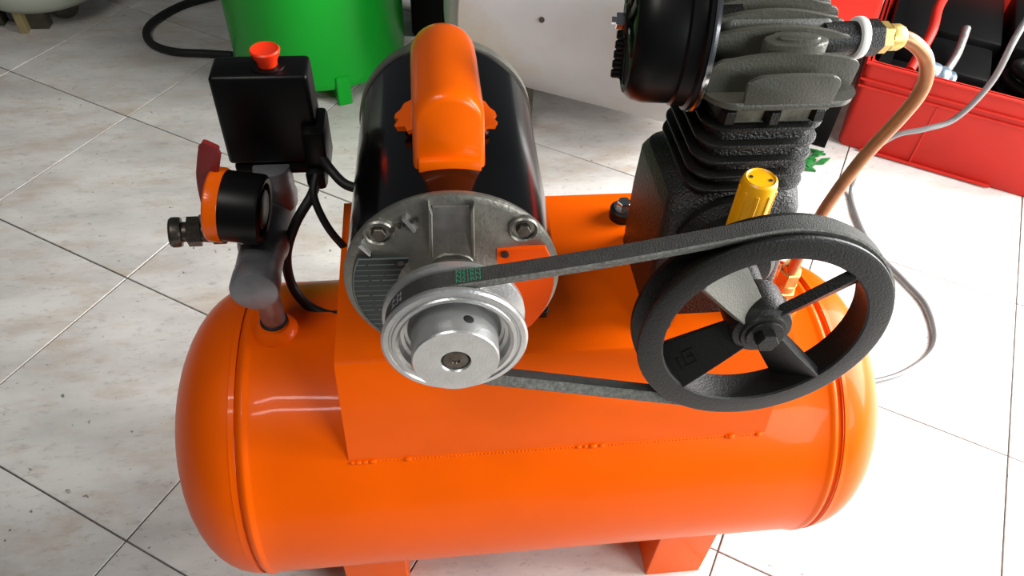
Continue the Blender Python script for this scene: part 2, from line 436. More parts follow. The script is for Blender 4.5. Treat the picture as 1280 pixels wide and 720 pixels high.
# border
for i in range(16):
    R_ = .0832; a0 = PI - math.asin(.034 / R_); a1 = PI + math.acos(.0345 / R_); t0 = a0 + (a1 - a0) * i / 16; t1 = a0 + (a1 - a0) * (i + 1) / 16
    prism(bm, [(R_ * math.cos(t0), R_ * math.sin(t0)), (R_ * math.cos(t1), R_ * math.sin(t1)), ((R_ - .001) * math.cos(t1), (R_ - .001) * math.sin(t1)), ((R_ - .001) * math.cos(t0), (R_ - .001) * math.sin(t0))], MF, .0058, .0066)
box(bm, -.0762, -.0345, .0330, .0340, .0058, .0066, fr=MF); box(bm, -.0355, -.0345, -.06, .034, .0058, .0066, fr=MF)
obj('plate_print', bm, LINE, npz, 0, 'pale lines and border of the name plate')
bm = cyl(.0028, .005, .0075, (P(MF, -.042, .029, 0), uu, vv, nn), 12); obj('rivet', bm, CHROME, npz)
stk = obj('sticker', segplate(1, .0365, .040, .086, .001, .0062, bmesh.new()), ORANGE_STICKER, bell, 30, 'plain orange plate')
bm = cyl(.0032, .005, .0085, (P(MF, .043, .036, 0), uu, vv, nn), 12); obj('rivet', bm, DARKMETAL, bell)
# motor base
bm = bmesh.new(); box(bm, -.045, .081, .475, .675, PZ + .010, PZ + .034, .003)
mbase = obj('motor_base', bm, BLACK_PLASTIC, comp, 30)
for y in (.505, .645):
    bm = bmesh.new(); box(bm, -.040, .098, y - .016, y + .016, PZ, PZ + .012, .002)
    obj('motor_foot', bm, BLACK_PLASTIC, mbase, 30)
    for x in (-.052, .1105):
        obj('bolt', hexa(.0070, PZ, PZ + .008, ZF(x, y)), DARKMETAL, mbase, 30)
# capacitor cover
cf = (V((0.0195, 0, 0)), V((1, 0, 0)), V((0, 0, 1)), V((0, -1, 0)))
def tomb(w_, zt, k=14, r=None):
    pts = [(-w_ - .0015, .722)]
    for i in range(k + 1):
        t = PI - PI * i / k; pts.append((w_ * math.cos(t), zt - w_ * .92 + w_ * .92 * math.sin(t)))
    pts.append((w_ + .0015, .722)); return pts
bm = bmesh.new()
secs = [(.4975, .0240, .7930), (.4990, .0262, .7965), (.5030, .0277, .7990), (.5100, .0284, .8000), (.585, .0284, .7985), (.608, .0280, .7965), (.618, .0262, .793), (.624, .023, .786)]
rr = []
for y, w_, zt in secs: rr.append([bm.verts.new(P(cf, a, b, -y)) for a, b in tomb(w_, zt)])
for A, B in zip(rr, rr[1:]):
    for i in range(len(A) - 1): bm.faces.new((A[i], A[i + 1], B[i + 1], B[i]))
    bm.faces.new((A[-1], A[0], B[0], B[-1]))
bm.faces.new(rr[0]); bm.faces.new(rr[-1][::-1])
cover = obj('capacitor_cover', bm, ORANGE_CAP, comp, 40, 'glossy orange arched capacitor cover')
# tabs
for s in (-1, 1):
    bm = bmesh.new()
    x0 = .0195 + s * .027; prof2 = [(0, -.020), (.007, -.020), (.008, -.013), (.017, -.010), (.0185, -.005), (.0150, -.0025), (.0135, 0), (.0150, .0025), (.0185, .005), (.0175, .011), (.012, .013), (.009, .022), (0, .024)]
    z0 = .7375; ang = s * 0.38
    fr = (V((x0, .562, z0)), V((s * math.cos(.38), 0, -math.sin(.38))), V((0, 1, 0)), V((s * math.sin(.38), 0, math.cos(.38))))
    prism(bm, prof2, fr, -.003, .002, .0006, 1); obj('mounting_tab', bm, ORANGE_CAP, cover, 30)
bm = bmesh.new(); box(bm, -.006, .045, .492, .505, .728, .742, .002); obj('cover_lip', bm, ORANGE_CAP, cover, 30)

# --- motor pulley
pp = [(.020, .036), (.0560, .036), (.0578, .038), (.0578, .0425), (.0565, .0435), (.040, .0480), (.040, .0610), (.0545, .0650), (.0572, .0655), (.0580, .0670), (.0578, .0690), (.0560, .0705), (.0525, .0708), (.0512, .0695), (.0500, .0695), (.0490, .0712), (.0465, .0714), (.0440, .0690), (.0425, .0600), (.0400, .0565), (.0375, .0560), (.0352, .0580), (.0345, .0600), (.0340, .0880), (.0330, .0895), (.0120, .0895), (.0112, .0880), (.0112, .0800), (0, .0800)]
pul = obj('motor_pulley', lathe(bmesh.new(), pp, MF, 96), ALU_BRIGHT, comp, 25)
obj('shaft_end', lathe(bmesh.new(), [(.0108, .079), (.0108, .0865), (.0098, .0880), (.0035, .0885), (.0028, .0872), (0, .087)], MF, 24), DARKMETAL, pul, 30, 'dark shaft end in the pulley bore')
a = math.radians(72); d = uu * math.cos(a) + vv * math.sin(a)
q = frame(MO + nn * .0755 + d * .0335, d)
bm = lathe(bmesh.new(), [(0, .0009), (.0036, .0009), (.0042, .0006), (.0042, -.001)], q, 16); obj('set_screw', bm, HOLE, pul, 30, 'dark set screw hole in the pulley hub')

# --- flywheel
WC = (0.2527, -0.0045)
WF = (P(MF, WC[0], WC[1], 0), uu, vv, nn)
RO, RI = 0.1048, 0.0836
fp = [(RI - .0005, .0685), (RI + .001, .0700), (RO - .0025, .0700), (RO - .0005, .0690), (RO, .0675), (RO - .001, .0645), (RO - .010, .0605), (RO - .010, .0490), (RO, .0450), (RO, .0405), (RO - .001, .0395), (RI + .003, .0395), (RI + .001, .041)]
wheel = obj('flywheel', lathe(bmesh.new(), fp, WF, 128, close=True), WHEEL, comp, 30)
for k in range(4):
    a = math.radians(38 + 90 * k); r_ = uu * math.cos(a) + vv * math.sin(a); t_ = -uu * math.sin(a) + vv * math.cos(a)
    th_ = math.radians(-35); bn = (nn * math.cos(th_) + t_ * math.sin(th_)); bt = bn.cross(r_)
    fr = (P(WF, 0, 0, .055), r_, bt, bn)
    pts = [(.018, -.013), (.045, -.0165), (RI - .001, -.0220), (RI + .0022, -.010), (RI + .0022, .010), (RI - .001, .0220), (.045, .0165), (.018, .013)]
    sp = obj('spoke', prism(bmesh.new(), pts, fr, -.0045, .0045, .0009, 1), SPOKE_LIT if k == 1 else WHEEL, wheel, 30, 'spoke painted lighter to look lit' if k == 1 else None)
    if k == 2:
        bm = bmesh.new()
        for (x0, x1, y0, y1) in ((.058, .060, -.007, .007), (.066, .068, -.007, .004), (.060, .066, -.007, -.005), (.061, .066, -.001, .001), (.061, .072, .005, .007), (.072, .074, -.004, .007)):
            box(bm, x0, x1, y0, y1, .0043, .0056, fr=fr)
        obj('cast_mark', bm, WHEEL, wheel, 0, 'small raised square casting mark')
hub = obj('wheel_hub', lathe(bmesh.new(), [(0, .030), (.026, .030), (.026, .060), (.0245, .0640), (.0200, .0660), (.0190, .0685), (.0175, .0690), (0, .0690)], WF, 40), WHEEL, wheel, 30)
obj('washer', lathe(bmesh.new(), [(0, .069), (.0155, .069), (.016, .070), (.0155, .0715), (0, .0715)], WF, 32), WHEEL, wheel, 30)
obj('hub_bolt', hexa(.0098, .0715, .0800, WF), WHEEL, wheel, 30)

# --- belt
bo_p, bo_w = 0.0553, 0.1078
C0 = V((0, 0)); C1 = V(WC); D = (C1 - C0).length; phi = math.atan2(C1.y, C1.x)
be = math.acos((bo_p - bo_w) / D)
loop = []
for i in range(41):   # pulley arc, from upper tangent counter clockwise to lower
    t = phi + be + (2 * PI - 2 * be) * i / 40; loop.append((C0 + V((math.cos(t), math.sin(t))) * bo_p, V((math.cos(t), math.sin(t)))))
for i in range(65):
    t = phi - be + 2 * be * i / 64; loop.append((C1 + V((math.cos(t), math.sin(t))) * bo_w, V((math.cos(t), math.sin(t)))))
dense = []
for i, (p, n_) in enumerate(loop):
    q, m_ = loop[(i + 1) % len(loop)]; L_ = (q - p).length; dense.append((p, n_))
    if L_ > .05:
        for k in range(1, 16):
            f = k / 16; sag = math.sin(PI * f) * (.0025 if i > 60 else 0); pt = p.lerp(q, f); dense.append((pt - V((0, sag)), n_.lerp(m_, f).normalized()))
bm = bmesh.new(); rings = []
for p, n_ in dense:
    rings.append([bm.verts.new(P(MF, *(p - n_ * dd), h)) for dd, h in ((0, .0470), (0, .0625), (.0018, .0632), (.0100, .0590), (.0100, .0500), (.0018, .0463))])
for A, B in zip(rings, rings[1:] + rings[:1]):
    for k in range(6):
        f = bm.faces.new((A[k], A[(k + 1) % 6], B[(k + 1) % 6], B[k])); f.material_index = 1 if k in (1, 2) else 0
belt = obj('drive_belt', bm, [BELT, BELT_SIDE], comp, 30)
# belt lettering wraps on outer surface
def wrapper(s0):
    # s measured along dense path from upper tangent of pulley; negative s = along the straight upper run
    def fn(x, y):
        h = .0548 + y * -1.0
        s = s0 + x
        if s <= 0:   # around pulley: angle increases from tangent
            t = phi + be + (-s) / bo_p; p = C0 + V((math.cos(t), math.sin(t))) * (bo_p + .0003)
        else:
            t = phi + be; p = C0 + V((math.cos(t), math.sin(t))) * (bo_p + .0003)
            e = C1 + V((math.cos(t), math.sin(t))) * (bo_w + .0003); f = s / (e - p).length; p = p.lerp(e, f)
        return P(MF, p.x, p.y, h)
    return fn
obj('belt_print', text_bm('N21RN\nN21RN\nN21RN', .0062, None, wrap=wrapper(.022)), GREEN_PRINT, belt, 0, 'small green lettering on the belt')
obj('belt_print', text_bm('A-34\nA-34', .0068, None, wrap=wrapper(-.040)), WHITE_PRINT, belt, 0, 'small pale lettering on the belt')

# ================================================================ PUMP
cf = ZF(.283, .55)
bm = bmesh.new()
def ring(z, s, cx=.283, cy=.55, hx=.058, hy=.056, r=.02):
    return [bm.verts.new((a, b, z)) for a, b in rrect(cx - hx * s[0], cx + hx * s[0], cy - hy * s[1], cy + hy * s[1], r * min(s), 6)]
def loft(zs):
    rs = [ring(*z) for z in zs]
    for A, B in zip(rs, rs[1:]):
        n = len(A)
        for k in range(n): bm.faces.new((A[k], A[(k + 1) % n], B[(k + 1) % n], B[k]))
    bm.faces.new(rs[0][::-1]); bm.faces.new(rs[-1])
loft([(PZ, (1.18, 1.10), .284, .556, .058, .056, .012), (PZ + .014, (1.18, 1.10), .284, .556, .058, .056, .014), (PZ + .017, (1.13, 1.07), .280, .554, .058, .056, .012), (.62, (1.12, 1.07), .278, .554, .058, .056, .012), (.668, (1.10, 1.05), .277, .554, .058, .056, .014), (.680, (1.05, 1.0), .278, .554, .058, .056, .02), (.686, (.92, .88)), (.690, (.84, .82)), (.698, (.82, .80))])
pump = obj('pump_crankcase', bm, CAST_ROUGH, comp, 35)
for x, y in ((.2225, .646), (.2255, .487), (.350, .487), (.352, .640)):
    bm = lathe(bmesh.new(), [(0, PZ), (.0150, PZ), (.0150, PZ + .012), (.0130, PZ + .014), (0, PZ + .014)], ZF(x, y), 24)
    bmx = bmesh.new(); obj('mounting_lug', bm, CAST, pump, 35)
    bm = hexa(.0085, PZ + .0155, PZ + .0235, ZF(x, y)); lathe(bm, [(0, PZ + .014), (.0115, PZ + .014), (.0115, PZ + .0155), (0, PZ + .0155)], ZF(x, y), 20)
    obj('bolt', bm, CHROME, pump, 30, 'bright steel mounting bolt')
    bmx.free()
# bearing housing
obj('bearing_housing', lathe(bmesh.new(), [(.050, -.10), (.048, -.045), (.040, -.038), (.036, -.012), (.030, -.006), (.018, -.004), (.016, .03), (0, .03)], (P(WF, 0, .0, 0), uu, vv, nn), 40), CAST, pump, 30)
bm = bmesh.new(); box(bm, .250, .300, .462, .50, .635, .668, .006); obj('filler_boss', bm, CAST, pump, 35)
# cylinder barrel
bm = bmesh.new()
loft([(.690, (.80, .80)), (.72, (.80, .80)), (.765, (.80, .80))])
barrel = obj('cylinder_barrel', bm, CAST_ROUGH, comp, 40)
for z, s in ((.6975, .95), (.7115, .94), (.7265, .93), (.7430, .925), (.7600, .92)):
    bm = bmesh.new(); kw = (.281, .552, .058, .060, .024)
    loft([(z - .0034, (.74, .74), *kw), (z - .0024, (s * .98, s * .98), *kw), (z - .0015, (s, s), *kw), (z + .0002, (s, s), *kw), (z + .0011, (s * .98, s * .98), *kw), (z + .0022, (.74, .74), *kw)]); obj('cooling_fin', bm, CAST, barrel, 30)
for k, (x, y) in enumerate(((.246, .505), (.283, .503), (.322, .506), (.240, .55), (.326, .55))):
    obj('head_nut', hexa(.0075, .765, .776, ZF(x, y)), CAST, barrel, 30)
bm = bmesh.new(); loft([(.763, (.78, .82)), (.776, (.80, .84)), (.779, (.90, .93)), (.792, (.92, .95))]); obj('top_flange', bm, FLANGE, barrel, 30)
# head
bm = bmesh.new()
loft([(.7905, (1.02, 1.12), .2795, .55, .060, .060, .024), (.792, (1.05, 1.17), .2795, .55, .060, .060, .024), (.7955, (1.05, 1.17), .2795, .55, .060, .060, .024), (.797, (1.03, 1.15), .2795, .55, .060, .060, .018)])
loft([(.794, (.86, .72), .281, .575, .060, .060, .012), (.830, (.82, .70), .281, .575, .060, .060, .012), (.836, (.76, .64), .281, .575, .060, .060, .012)])
head = obj('pump_head', bm, HEADMAT, comp, 35)
def fin(y, x0, x1, z0, zt, arch, rc=.010, th_=.0042):
    n = 16; pts = [(x0 + .002, z0), (x1 - .002, z0)]
    # right rounded corner, arch, left rounded corner
    for i in range(7):
        t = PI / 2 * i / 6; pts.append((x1 - rc + rc * math.cos(t), zt - arch - rc * .8 + rc * .8 * math.sin(t)))
    for i in range(1, n):
        f = i / n; x = x1 - rc + (x0 + rc * 1.6 - x1 + rc) * f; pts.append((x, zt - arch + arch * 4 * f * (1 - f)))
    for i in range(7):
        t = PI / 2 + PI / 2 * i / 6; pts.append((x0 + rc * 1.6 + rc * 1.6 * math.cos(t), zt - arch - rc * .8 + rc * .8 * math.sin(t)))
    fr = (V((0, y, 0)), V((1, 0, 0)), V((0, 0, 1)), V((0, -1, 0)))
    return prism(bmesh.new(), pts, fr, -th_, 0, .0009, 2)
for y, x0, x1, zt, ar in ((.4800, .2430, .3170, .8205, .001), (.4965, .2180, .3370, .8290, .005), (.5225, .2100, .3400, .8370, .007), (.5370, .2110, .3390, .8430, .008), (.5510, .2130, .3370, .8480, .009), (.5650, .2140, .3360, .8490, .009), (.5790, .2150, .3340, .8480, .009), (.5930, .2160, .333, .845, .008), (.6070, .220, .330, .840, .006)):
    obj('cooling_fin', fin(y, x0, x1, .790, zt, ar), HEADMAT, head, 35)
bm = bmesh.new(); prism(bm, [(.286 + .026 * math.cos(t * PI / 12), .511 + .0115 * math.sin(t * PI / 12)) for t in range(24)], ZF(0, 0), .79, .8335, .002)
obj('bolt_boss', bm, HEADMAT, head, 35)
bm = bmesh.new(); prism(bm, [(.288 + .017 * math.cos(t * PI / 12), .5105 + .0055 * math.sin(t * PI / 12)) for t in range(24)], ZF(0, 0), .8325, .8355, .001)
obj('boss_cap', bm, HEADMAT, head, 35)
# outlet
OF = frame((.338, .534, .8205), (1, 0, 0))
obj('outlet_gasket', cyl(.0165, .008, .0155, OF, 28, .002), WHITE, pump, 30, 'white outlet gasket')
obj('outlet_neck', cyl(.0130, -.02, .020, OF, 28), CAST, pump, 30)
obj('outlet_nut', hexa(.0145, .0160, .030, OF), CAST, pump, 30)
# air filter
FF = frame((.2250, .560, .8180), (-1, .17, 0))
af = obj('air_filter', lathe(bmesh.new(), [(0, -.006), (.045, -.006), (.064, -.002), (.0668, .001), (.0668, .004), (.064, .006), (.0635, .010), (.0638, .016), (.0620, .018), (.0625, .022), (.0632, .040), (.0610, .049), (.0560, .0550), (.0520, .0560), (.0500, .0545), (.0480, .050), (.0, .050)], FF, 72), BLACK_PLASTIC, comp, 30)
obj('steel_rim', lathe(bmesh.new(), [(.0640, -.0045), (.0682, -.0035), (.0686, -.001), (.0675, .0005), (.0640, .0000)], FF, 72, close=True), CHROME, af, 30, 'bright steel rim')
obj('filter_foam', lathe(bmesh.new(), [(0, .0535), (.046, .0535), (.0475, .0500), (0, .0500)], FF, 40), GREEN_FILTER, af, 30, 'green foam seen through the slots')
bm = bmesh.new()
for k in range(8):
    a = 2 * PI * k / 8; r_ = FF[1] * math.cos(a) + FF[2] * math.sin(a); t_ = -FF[1] * math.sin(a) + FF[2] * math.cos(a)
    box(bm, .008, .052, -.0035, .0035, .0525, .0575, .001, 1, (FF[0], r_, t_, FF[3]))
lathe(bm, [(.0, .052), (.014, .052), (.014, .0585), (.012, .060), (0, .060)], FF, 24)
obj('filter_grille', bm, BLACK_PLASTIC, af, 30)
bm = bmesh.new()
for k in range(5):
    lathe(bm, [(0, .055), (.0040, .055), (.0040, .0625), (.003, .064), (0, .064)], (FF[0] - FF[2] * (.012 + .009 * k), FF[1], FF[2], FF[3]), 10)
obj('filter_teeth', bm, BLACK_PLASTIC, af, 30)
bm = hexa(.0065, .058, .0665, FF); lathe(bm, [(0, .07), (.003, .07), (.003, .066)], FF, 12); obj('wing_nut', bm, CHROME, af, 30, 'bright steel nut')
obj('filter_neck', cyl(.024, -.03, 0, FF, 24), CAST, af, 30)
# yellow cap
q = ZF(.2745, .4715, 0)
bm = lathe(bmesh.new(), [(0, .664), (.0140, .664), (.0147, .668), (.0150, .726), (.0142, .7295), (.0125, .7312), (.0110, .7300), (.0, .7300)], q, 32)
yc = obj('oil_filler_cap', bm, YELLOW, comp, 30, 'yellow plastic oil filler cap')
bm = bmesh.new()
for k in range(9):
    a = 2 * PI * k / 9 - 1.2; d = V((math.cos(a), math.sin(a), 0)); t_ = V((-d.y, d.x, 0))
    box(bm, .0130, .0160, -.0016, .0016, .668, .722, .0006, 1, (q[0], d, t_, V((0, 0, 1))))
obj('grip_rib', bm, YELLOW, yc, 30)
bm = bmesh.new()
for a in (2.8, -.4): lathe(bm, [(0, .7306), (.0016, .7306), (.0016, .729)], ZF(.2745 + .008 * math.cos(a), .4715 + .008 * math.sin(a)), 10)
obj('vent_hole', bm, HOLE, yc, 30, 'two dark vent holes')
# copper pipe and fittings
pipe = [(.366, .534, .8205), (.384, .5335, .8210), (.3985, .532, .8165), (.4130, .530, .8050), (.4225, .530, .7880), (.4255, .531, .7680), (.4215, .535, .7400), (.4090, .542, .6900), (.4000, .550, .6200), (.4020, .560, .5450), (.4050, .5670, .4950)]
cp = obj('copper_pipe', tube(pipe, .0062, 16, 8), COPPER, comp, 60)
bm = hexa(.0125, .028, .038, OF); lathe(bm, [(0, .038), (.0105, .038), (.0105, .046), (.0085, .050), (0, .05)], OF, 20)
obj('elbow_fitting', bm, BRASS, cp, 30, 'brass nut at the pump outlet')
q = ZF(.405, .567)
bm = hexa(.0150, .468, .488, q); lathe(bm, [(.0125, .488), (.0125, .497), (.0110, .499)], q, 20); hexa(.0130, .498, .516, q, bm); lathe(bm, [(.0095, .516), (.009, .524), (0, .524)], q, 20)
obj('check_valve', bm, BRASS, cp, 30, 'brass check valve on the tank')

# ================================================================ MANIFOLD, GAUGE, VALVE, SWITCH
MX, MZ = -.175, .5555
obj_r = obj('riser_pipe', lathe(bmesh.new(), [(0, ZT + RT - .004), (.0130, ZT + RT - .004), (.0130, MZ - .01), (0, MZ - .01)], ZF(-.174, YT + .008), 28), STEEL, comp, 30, 'bare steel riser pipe on the tank')
bm = lathe(bmesh.new(), [(.0132, ZT + RT + .009), (.0150, ZT + RT + .010), (.0150, ZT + RT + .012), (.0132, ZT + RT + .0135)], ZF(-.174, YT + .008), 28, close=True)
obj('thread_ring', bm, BLACK_RUBBER, obj_r, 30, 'dark thread ring')
YF = frame((MX, .536, MZ - .003), V((.0, -1, .08)))
bm = lathe(bmesh.new(), [(0, -.175), (.022, -.175), (.0265, -.172), (.0268, -.080), (.0262, -.070), (.0232, -.060), (.0230, -.026), (.0240, -.022), (.0243, -.004), (.0233, -.001), (.0215, 0), (0, 0)], YF, 44)
man = obj('manifold', bm, SILVER_PAINT, comp, 30, 'silver painted cylindrical manifold')
bm = cyl(.020, .0, .055, ZF(MX + .012, .672, MZ - .005), 28, .003); obj('manifold_neck', bm, SILVER_PAINT, man, 30)
bm = lathe(bmesh.new(), [(.008, 0), (.008, .05), (0, .05)], ZF(-.188, .598, MZ + .012), 20); obj('gauge_stem', bm, STEEL, man, 30)
# gauge, axis -X
GF = frame((-.160, .596, .608), (-1, .10, .12))
ga = obj('pressure_gauge', lathe(bmesh.new(), [(0, .006), (.026, .006), (.027, .001), (.031, 0), (.0345, .002), (.0352, .005), (.0352, .0440), (.0, .0440)], GF, 56), BLACK_PLASTIC, comp, 30, 'black round pressure gauge seen edge on')
obj('gauge_bezel', lathe(bmesh.new(), [(.030, .038), (.0362, .038), (.0372, .040), (.0372, .050), (.0355, .052), (.030, .052)], GF, 56, close=True), ORANGE_CAP, ga, 30, 'orange gauge bezel')
obj('gauge_face', lathe(bmesh.new(), [(0, .050), (.031, .050), (.031, .047), (0, .047)], GF, 40), WHITE, ga, 30, 'white gauge face')
obj('gauge_back_disc', lathe(bmesh.new(), [(0, .0045), (.020, .0045), (.020, .0015), (.018, .0005), (0, .0005)], GF, 40), BLACK_PLASTIC, ga, 30)
# ball valve body
VF = frame((-.190, .622, .5600), (-1, -.12, .10))
bm = lathe(bmesh.new(), [(0, 0), (.012, 0), (.012, .02), (.0145, .022), (.0145, .034), (.0125, .036), (.0115, .044), (.0115, .0465)], VF, 24)
lathe(bm, [(.0115, .0455), (.0160, .0460), (.0160, .0590), (.0120, .0600)], VF, 6)
lathe(bm, [(.0105, .059), (.0105, .064), (.0150, .065), (.0158, .068), (.0158, .074), (.0140, .0765), (.0125, .0765), (.0105, .074), (0, .074)], VF, 24)
bv = obj('ball_valve', bm, DARKMETAL, comp, 30, 'dark metal ball valve and hose coupler')
# lever
lv = [(-.2185, .612, .572), (-.2170, .612, .600), (-.2130, .611, .630), (-.2060, .610, .655), (-.1975, .609, .680)]
bm = bmesh.new(); pth = smooth_path(lv, 6); rr = []
for i, p in enumerate(pth):
    t = (pth[min(i + 1, len(pth) - 1)] - pth[max(i - 1, 0)]).normalized(); s_ = V((.93, -.3, 0)).normalized(); s_ = (s_ - t * s_.dot(t)).normalized(); n_ = t.cross(s_)
    f = i / (len(pth) - 1); w_ = .0070 + .0035 * min(1, f * 1.6)
    if f > .93: w_ *= .75
    rr.append([bm.verts.new(p + s_ * a * w_ + n_ * b * .0028) for a, b in ((-1, -.6), (-.7, -1), (.7, -1), (1, -.6), (1, .6), (.7, 1), (-.7, 1), (-1, .6))])
for A, B in zip(rr, rr[1:]):
    for k in range(8): bm.faces.new((A[k], A[(k + 1) % 8], B[(k + 1) % 8], B[k]))
bm.faces.new(rr[0]); bm.faces.new(rr[-1][::-1])
obj('valve_lever', bm, RED_LEVER, bv, 30, 'dark red grip lever')
bm = hexa(.0065, 0, .006, frame((-.2235, .606, .589), (-1, -.4, .1))); obj('lever_nut', bm, CHROME, bv, 30)
# pressure switch
SX0, SX1, SY0, SY1, SZ0, SZ1 = -.2050, -.1085, .6690, .7120, .6060, .7120
bm = bmesh.new(); box(bm, SX0, SX1, SY0, SY1, SZ0 + .002, SZ1, .005, 3, top=(.97, .97))
sw = obj('pressure_switch', bm, BLACK_PLASTIC, comp, 35, 'black box shaped pressure switch')
bm = bmesh.new(); box(bm, SX0 + .004, SX1 - .002, SY0 + .002, SY1 - .001, SZ0 - .014, SZ0 + .001, .004, 2); obj('switch_base', bm, BLACK_PLASTIC, sw, 35)
bm = lathe(bmesh.new(), [(0, SZ1 - .002), (.0090, SZ1 - .002), (.0100, SZ1 + .006), (.0138, SZ1 + .014), (.0146, SZ1 + .017), (.0133, SZ1 + .0185), (.0110, SZ1 + .0175), (0, SZ1 + .0175)], ZF(-.1485, .6900), 32)
obj('switch_knob', bm, RED_KNOB, sw, 30, 'orange red pull knob')
bm = lathe(bmesh.new(), [(0, SZ1 - .001), (.017, SZ1 - .001), (.0165, SZ1 + .0015), (0, SZ1 + .0015)], ZF(-.1485, .6900), 32); obj('knob_collar', bm, BLACK_PLASTIC, sw, 30)
bm = bmesh.new(); box(bm, -.124, -.100, .655, .705, .600, .655, .005, 2); box(bm, -.1255, -.104, .646, .676, .588, .612, .006, 2)
obj('cable_gland', bm, BLACK_PLASTIC, sw, 35)
cab1 = [(-.1130, .640, .600), (-.1250, .625, .598), (-.1420, .618, .568), (-.1560, .618, .520), (-.1520, .618, .470), (-.1300, .612, .4480), (-.0990, .604, .4430), (-.075, .600, .450)]
cab1 = [(-.1140, .655, .606), (-.1200, .640, .590), (-.1400, .622, .565), (-.1560, .618, .522), (-.1560, .612, .480), (-.1390, .600, .4570), (-.1100, .590, .4520), (-.0850, .590, .470), (-.060, .590, .530)]
obj('power_cable', tube(cab1, .0055, 12, 8), BLACK_RUBBER, comp, 60)
obj('motor_cable', tube([(-.108, .660, .625), (-.098, .650, .612), (-.082, .635, .604), (-.055, .63, .60)], .0052, 12, 8), BLACK_RUBBER, comp, 60)
obj('motor_cable', tube([(-.114, .650, .608), (-.118, .635, .592), (-.1100, .622, .568), (-.0980, .618, .542), (-.0800, .615, .52), (-.06, .61, .55)], .0042, 12, 8), BLACK_RUBBER, comp, 60)

# ================================================================ BACKGROUND
# green tank
GX, GY, GR = -.262, 1.905, .222
gt = thing('green_tank', 'glossy green upright steel tank standing behind the orange compressor', 'tank', (GX, GY, 0))
prof = [(0, .040), (.205, .040), (.217, .044), (.2205, .052), (.222, .065), (GR, .60), (.2235, .605), (.222, .61), (.215, .65), (.17, .70), (.09, .72), (0, .725)]
tb_ = obj('tank_shell', lathe(bmesh.new(), prof, ZF(GX, GY), 80), GREEN, gt, 40)
for a in (-72, 48, 168):
    a = math.radians(a); d = V((math.cos(a), math.sin(a), 0)); t_ = V((-d.y, d.x, 0)); bm = bmesh.new()
    box(bm, .175, .226, -.018, .018, 0, .080, .003, 1, (V((GX, GY, 0)), d, t_, V((0, 0, 1)))); obj('foot', bm, GREEN, gt, 30)
# silver tank
th_ = math.radians(-27.3); d = V((math.cos(th_), math.sin(th_), 0)); SA = V((.742, 1.452, .30)); SF = frame(SA, d); SR = .22
st = thing('silver_tank', 'weathered silver grey horizontal steel tank lying behind the motor', 'tank', (SA.x - .3, SA.y + .15, 0))
s0, s1 = -.63, -.09
prof = [(SR * math.sin(PI / 2 * i / 10), s0 - .085 * math.cos(PI / 2 * i / 10)) for i in range(11)] + [(SR + .002, s0 + .002), (SR + .002, s0 + .006), (SR, s0 + .009), (SR, s1 - .009), (SR + .002, s1 - .004), (SR, s1)] + [(SR * math.sin(PI / 2 * i / 10), s1 + .085 * math.cos(PI / 2 * i / 10)) for i in range(9, -1, -1)]
shell = obj('tank_shell', lathe(bmesh.new(), prof, SF, 96), SILVER_TANK, st, 50)
h = V((-d.y, d.x, 0))
for s in (-.57, -.505):
    for t in (-1, 1):
        bm = bmesh.new(); box(bm, -.03, .03, -.003, .003, 0, .16, 0, 1, (V((SA.x, SA.y, 0)) + d * s + h * (t * .13), d, h, V((0, 0, 1))))
        obj('foot', bm, OLIVE, st, 30)
# rivet/port on the tank front
e_ = (-h * math.cos(math.radians(12)) + V((0, 0, 1)) * math.sin(math.radians(12)))
q = frame(SA + d * -.44 + e_ * (SR - .001), e_); obj('plug', cyl(.006, 0, .003, q, 16), OLIVE, st, 30, 'small dark plug')
# black block added to stand in for the dark shade between the tanks
bm = bmesh.new(); box(bm, -.02, .16, 2.02, 2.14, 0, .42, .012, 2)
tag(obj('gap_shade_block', bm, TOOL_BLACK, None, 35), 'added black block standing in for the shade between green tank and silver tank', 'gap_shade_block')
# pale tank top left
PXc, PYc = -1.040, 2.220
pt = thing('pale_tank', 'pale grey green tank on short feet at the far left corner', 'tank', (PXc, PYc, 0))
prof = [(0, .050), (.10, .052), (.155, .060), (.185, .085), (.196, .12), (.198, .18), (.20, .184), (.198, .19), (.198, .50), (.17, .55), (.09, .58), (0, .585)]
obj('tank_shell', lathe(bmesh.new(), prof, ZF(PXc, PYc), 64), PALE_TANK, pt, 50)
for (x, y, m_, w_) in ((-1.075, 2.075, DUSTY_BRASS, .010), (-1.045, 2.10, OLIVE, .028), (-1.17, 2.12, OLIVE, .03), (-1.0, 2.36, OLIVE, .02)):
    bm = bmesh.new(); box(bm, x - w_, x + w_, y - .006, y + .03, 0, .13, .001, 1); obj('foot', bm, m_, pt, 30, 'dusty yellow foot' if m_ is DUSTY_BRASS else None)
bm = cyl(.035, -.012, .012, frame((-.985, 2.165, .035), (.5, -1, 0)), 28, .003); obj('caster_wheel', bm, OLIVE, pt, 30)
# black hose loop on floor
hose = [(-.50, 2.33, .012), (-.5697, 2.27, .012), (-.68, 2.20, .012), (-.745, 2.09, .012), (-.730, 2.00, .012), (-.66, 1.945, .012), (-.56, 1.93, .012), (-.50, 1.92, .012)]
tag(obj('hose', tube(hose, .0105, 12, 8), BLACK_RUBBER, None, 60), 'black hose looped on the floor left of the green tank', 'hose')

# toolbox
A0 = V((1.0214, 1.4707, 0)); td = V((.37, -.23, 0)).normalized(); tn = V((-td.y, td.x, 0)); TF = (A0, td, tn, V((0, 0, 1)))
tbx = thing('toolbox', 'open red plastic toolbox full of tools at the right edge', 'toolbox', tuple(A0))
TL, TD, TH = .62, .66, .232
bm = bmesh.new()
